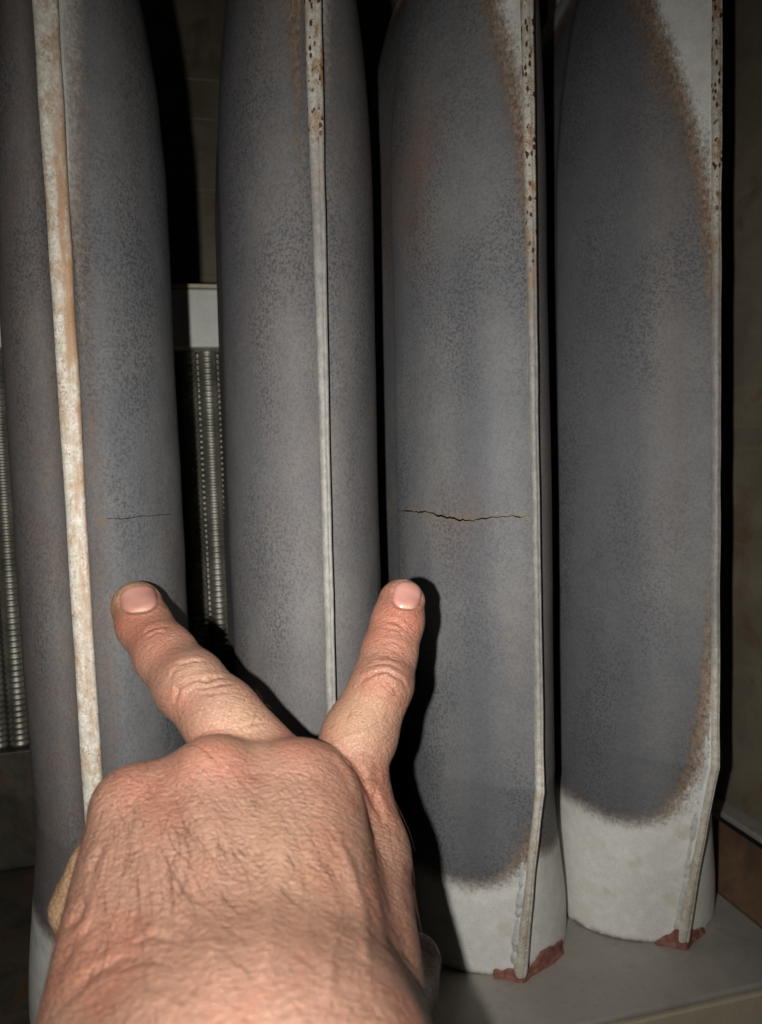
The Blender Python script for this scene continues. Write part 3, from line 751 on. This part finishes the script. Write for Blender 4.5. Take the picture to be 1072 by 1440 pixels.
# colour of the skin, vertex by vertex (pigment and blood, plus shade painted into the creases)
col = np.tile(np.array([0.335, 0.180, 0.122]), (len(P), 1))
def blend(w_, c_):
    global col
    col = col*(1-w_[:, None]) + np.array(c_)*w_[:, None]
def blob(px, py, r): return np.exp(-((PX[:, 0]-px)**2+(PX[:, 1]-py)**2)/r**2)
nz1 = vnoise(P*140, 51); nz2 = vnoise(P*420, 52); nz3 = vnoise(P*55, 53)
blend(np.clip(0.35*nz3+0.2, 0, 1)*0.5, (0.42, 0.235, 0.165))
blend(np.clip(0.9*vnoise(P*75, 61)+0.3*vnoise(P*260, 62)-0.1, 0, 0.5), (0.325, 0.120, 0.076))
for (px, py, r, a) in ((565, 862, 42, .85), (186, 868, 44, .8), (540, 915, 30, .35), (222, 915, 34, .3), (420, 1045, 34, .5), (300, 1050, 34, .35), (190, 1100, 40, .45), (330, 1085, 30, .35), (250, 985, 22, .4), (530, 960, 20, .4), (480, 1100, 60, .2), (545, 1130, 40, .25)):
    blend(np.clip(a*blob(px, py, r)*(1+0.4*nz1), 0, 1), (0.395, 0.125, 0.078))
for (px, py, r, a) in ((500, 1010, 40, .55), (345, 1010, 34, .5), (166, 838, 22, .8), (184, 826, 14, .6), (280, 945, 22, .3), (400, 1200, 90, .3)):
    blend(np.clip(a*blob(px, py, r), 0, 1), (0.40, 0.262, 0.148))
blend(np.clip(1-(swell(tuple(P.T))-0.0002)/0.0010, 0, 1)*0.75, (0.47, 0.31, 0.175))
blend(np.clip(0.22*nz2+0.10*nz1, 0, 0.3)*1.0, (0.33, 0.170, 0.110))
blend(np.clip(-disp*1e3*0.9-0.08, 0, 0.45), (0.24, 0.110, 0.070))  # deeper creases get darker: shade painted into the skin colour

HO = np.array([-0.0275, 0.116, 0.143])
loc = np.column_stack([P[:, 0]-HO[0], -(P[:, 1]-HO[1]), -(P[:, 2]-HO[2])])
me = bpy.data.meshes.new('hand')
me.vertices.add(len(loc)); me.vertices.foreach_set('co', loc.ravel())
me.loops.add(len(Fq)*4); me.loops.foreach_set('vertex_index', Fq.ravel().astype(np.int32))
me.polygons.add(len(Fq)); me.polygons.foreach_set('loop_start', np.arange(0, len(Fq)*4, 4, dtype=np.int32))
me.polygons.foreach_set('use_smooth', np.ones(len(Fq), bool))
me.update(calc_edges=True); me.validate()
ca = me.color_attributes.new('skin', 'FLOAT_COLOR', 'POINT'); ca.data.foreach_set('color', np.column_stack([col, np.ones(len(col))]).astype(np.float32).ravel())
va = me.attributes.new('skinuv', 'FLOAT_VECTOR', 'POINT'); va.data.foreach_set('vector', np.column_stack([P[:, 0], al, P[:, 2]*0.5]).astype(np.float32).ravel())
da = me.attributes.new('dors', 'FLOAT', 'POINT'); da.data.foreach_set('value', dors.astype(np.float32))

hand = bpy.data.objects.new('hand', me); COL.objects.link(hand)
hand.matrix_world = Matrix.Translation(Vector(cam2world(HO))) @ CAMROT.to_4x4()
tag(hand, 'left hand, back up, two spread fingers pointing at the cracked grey tubes', 'hand')

def skin_material():
    s = Sh('skin')
    c = s.attrc('skin'); uv = s.attrv('skinuv'); dr = s.attr('dors')
    fine = s.voronoi(1.0, 'DISTANCE_TO_EDGE', s.mapping((900, 1500, 900), uv))
    fold = s.noise(1.0, 4, 0.6, s.mapping((480, 1250, 560), uv), 0.8)
    pore = s.noise(1600, 3, 0.6)
    c = s.mix(s.ramp(s.noise(900, 3, 0.7), 0.45, 0.75, 0.0, 0.30), c, (0.46, 0.21, 0.15))
    c = s.mix(s.ramp(fold, 0.48, 0.30, 0.0, 0.38), c, (0.27, 0.13, 0.085))  # valleys of the folds darkened, shade put into the colour
    dm = s.math('MULTIPLY', dr, 1.0)
    net = s.voronoi(1.0, 'DISTANCE_TO_EDGE', s.mapping((360, 640, 430), s.wobble(uv)))
    s.addbump(s.math('MULTIPLY', s.ramp(net, 0.0, 0.25), s.ramp(dm, 0, 1, 0.45, 1.0)), 0.5, 0.00035)
    s.addbump(s.ramp(fine, 0.0, 0.16), 0.55, 0.00022)
    dm = s.math('MULTIPLY', dm, s.ramp(s.noise(70, 2, 0.5), 0.35, 0.62, 0.35, 1.15))
    s.addbump(s.math('MULTIPLY', fold, s.ramp(dm, 0, 1, 0.7, 1.0)), 1.0, 0.00055)
    s.addbump(pore, 0.3, 0.0002)
    b = s.bsdf
    b.inputs['Subsurface Weight'].default_value = 0.05
    b.inputs['Subsurface Radius'].default_value = (1.0, 0.35, 0.2)
    b.inputs['Subsurface Scale'].default_value = 0.0016
    return s.done(c, s.ramp(s.math('MULTIPLY', fold, s.ramp(dr, 0, 1, 0.6, 1.0)), 0.3, 0.7, 0.48, 0.33), 0.0, 0.62)
hand.data.materials.append(skin_material())

# nails
s = Sh('fingernail')
M_nail = s.done(s.mix(s.ramp(s.attr('edge'), 0.0, 1.0), s.mix(s.ramp(s.noise(150, 2), 0.3, 0.7), (0.47, 0.215, 0.175), (0.52, 0.265, 0.215)), (0.56, 0.42, 0.30)), 0.26, 0.0, 0.5)
def nail(outline_c, ax_px, half_w, half_l, sq=2.6):
    """nail plate laid on the finger: centre pixel, direction towards the tip in pixels, half sizes in pixels"""
    c0 = np.array(outline_c, float); ax = np.array(ax_px, float); ax /= np.linalg.norm(ax); px_ = np.array([-ax[1], ax[0]])
    nr_, nt = 9, 40; pts = []; ed = []
    for i in range(nr_+1):
        r = i/nr_
        for k in range(nt):
            a = 2*math.pi*k/nt
            cx = math.copysign(abs(math.cos(a))**(2/sq), math.cos(a)); sy = math.copysign(abs(math.sin(a))**(2/sq), math.sin(a))
            pts.append(c0 + px_*cx*half_w*r + ax*sy*half_l*r); ed.append((max(0, sy)*r > 0.80)*0.7 + 0.5*((-sy*r) > 0.86))
    pts = np.array(pts)
    dirs = np.column_stack([(pts[:, 0]-536)/FPX, (pts[:, 1]-720)/FPX, np.ones(len(pts))])
    t = np.full(len(pts), 0.2)
    for _ in range(60): t = np.minimum(t + hand_sdf(dirs*t[:, None])*0.8, 0.262)
    S = project(dirs*t[:, None], 4); n_ = grad(S)
    rr_ = np.repeat(np.arange(nr_+1)/nr_, nt)
    S = S + n_*(0.00075 - 0.00070*np.clip((rr_-0.72)/0.28, 0, 1)**2)[:, None]
    L = np.column_stack([S[:, 0]-HO[0], -(S[:, 1]-HO[1]), -(S[:, 2]-HO[2])])
    o = mesh_obj('nail', L, grid_faces(nr_+1, nt, True), M_nail, hand, attrs={'edge': ed})
    return o
for a_ in NAILS: nail(*a_)


# hair on the back of the hand
s = Sh('body_hair'); M_hair = s.done((0.105, 0.042, 0.022), 0.45, 0.0, 0.5)
rg = np.random.RandomState(7)
cand = np.where((vis > 0.25) & (PX[:, 1] < 1450))[0]
def dens(x, y):
    return (1.0*np.exp(-((x-270)/110)**2-((y-1190)/85)**2) + 0.35*np.exp(-((x-430)/120)**2-((y-1230)/110)**2)
            + 0.25*np.exp(-((x-545)/40)**2-((y-1200)/90)**2) + 0.28*np.exp(-((x-330)/40)**2-((y-1000)/22)**2)
            + 0.3*np.exp(-((x-500)/35)**2-((y-1020)/25)**2) + 0.22*np.exp(-((x-250)/140)**2-((y-1330)/70)**2))
dd = dens(PX[cand, 0], PX[cand, 1]); pick = rg.choice(cand, 620, replace=False, p=dd/dd.sum())
roots = P[pick]; rp = PX[pick]
ang = np.radians(48 + 13*np.sin(rp[:, 0]/80.0) + 11*np.sin(rp[:, 1]/60.0) + rg.normal(0, 11, len(pick)))
ang = np.where(rp[:, 0] > 470, np.radians(70)+rg.normal(0, .3, len(pick)), ang)
ang = np.where(rp[:, 1] < 1040, np.radians(-55)+rg.normal(0, .3, len(pick)), ang)
curl = rg.normal(0.03, 0.07, len(pick)); ln = rg.uniform(0.006, 0.0165, len(pick)); ln[rp[:, 1] < 1040] *= 0.45
nseg = 7; hv = []; hf = []
cur = roots.copy(); lines = [cur]
for k in range(nseg):
    n_ = grad(cur); a = ang + curl*k
    dvec = np.column_stack([np.cos(a), np.sin(a), -0.9*np.sin(a)*0.8])
    dvec -= n_*(dvec*n_).sum(1, keepdims=True); dvec /= np.linalg.norm(dvec, axis=1, keepdims=True)
    cur = cur + dvec*(ln/nseg)[:, None]
    n2 = grad(cur); d_ = hand_sdf(cur)
    lift = 0.00022 + 0.0006*math.sin(math.pi*min(1, (k+1)/nseg*0.6))
    cur = cur + n2*(lift-d_)[:, None]*np.where(d_ < lift, 1, 0.5)[:, None]
    lines.append(cur)
lines = np.stack(lines, 1)
for h in range(len(pick)):
    r0 = 0.000025+0.00006*rg.uniform()**2
    base = len(hv)
    for k in range(nseg+1):
        p_ = lines[h, k]; t_ = lines[h, min(k+1, nseg)]-lines[h, max(0, k-1)]; t_ /= np.linalg.norm(t_)+1e-12
        a_ = np.cross(t_, [0.3, 0.2, 1.0]); a_ /= np.linalg.norm(a_)+1e-12; b_ = np.cross(t_, a_)
        r_ = r0*(1-0.75*k/nseg)
        for j in range(3):
            th = 2.0944*j; qv = p_+a_*r_*math.cos(th)+b_*r_*math.sin(th)
            hv.append((qv[0]-HO[0], -(qv[1]-HO[1]), -(qv[2]-HO[2])))
    hf += grid_faces(nseg+1, 3, True, base)
tag(mesh_obj('hair', hv, hf, M_hair, hand), kind='stuff')
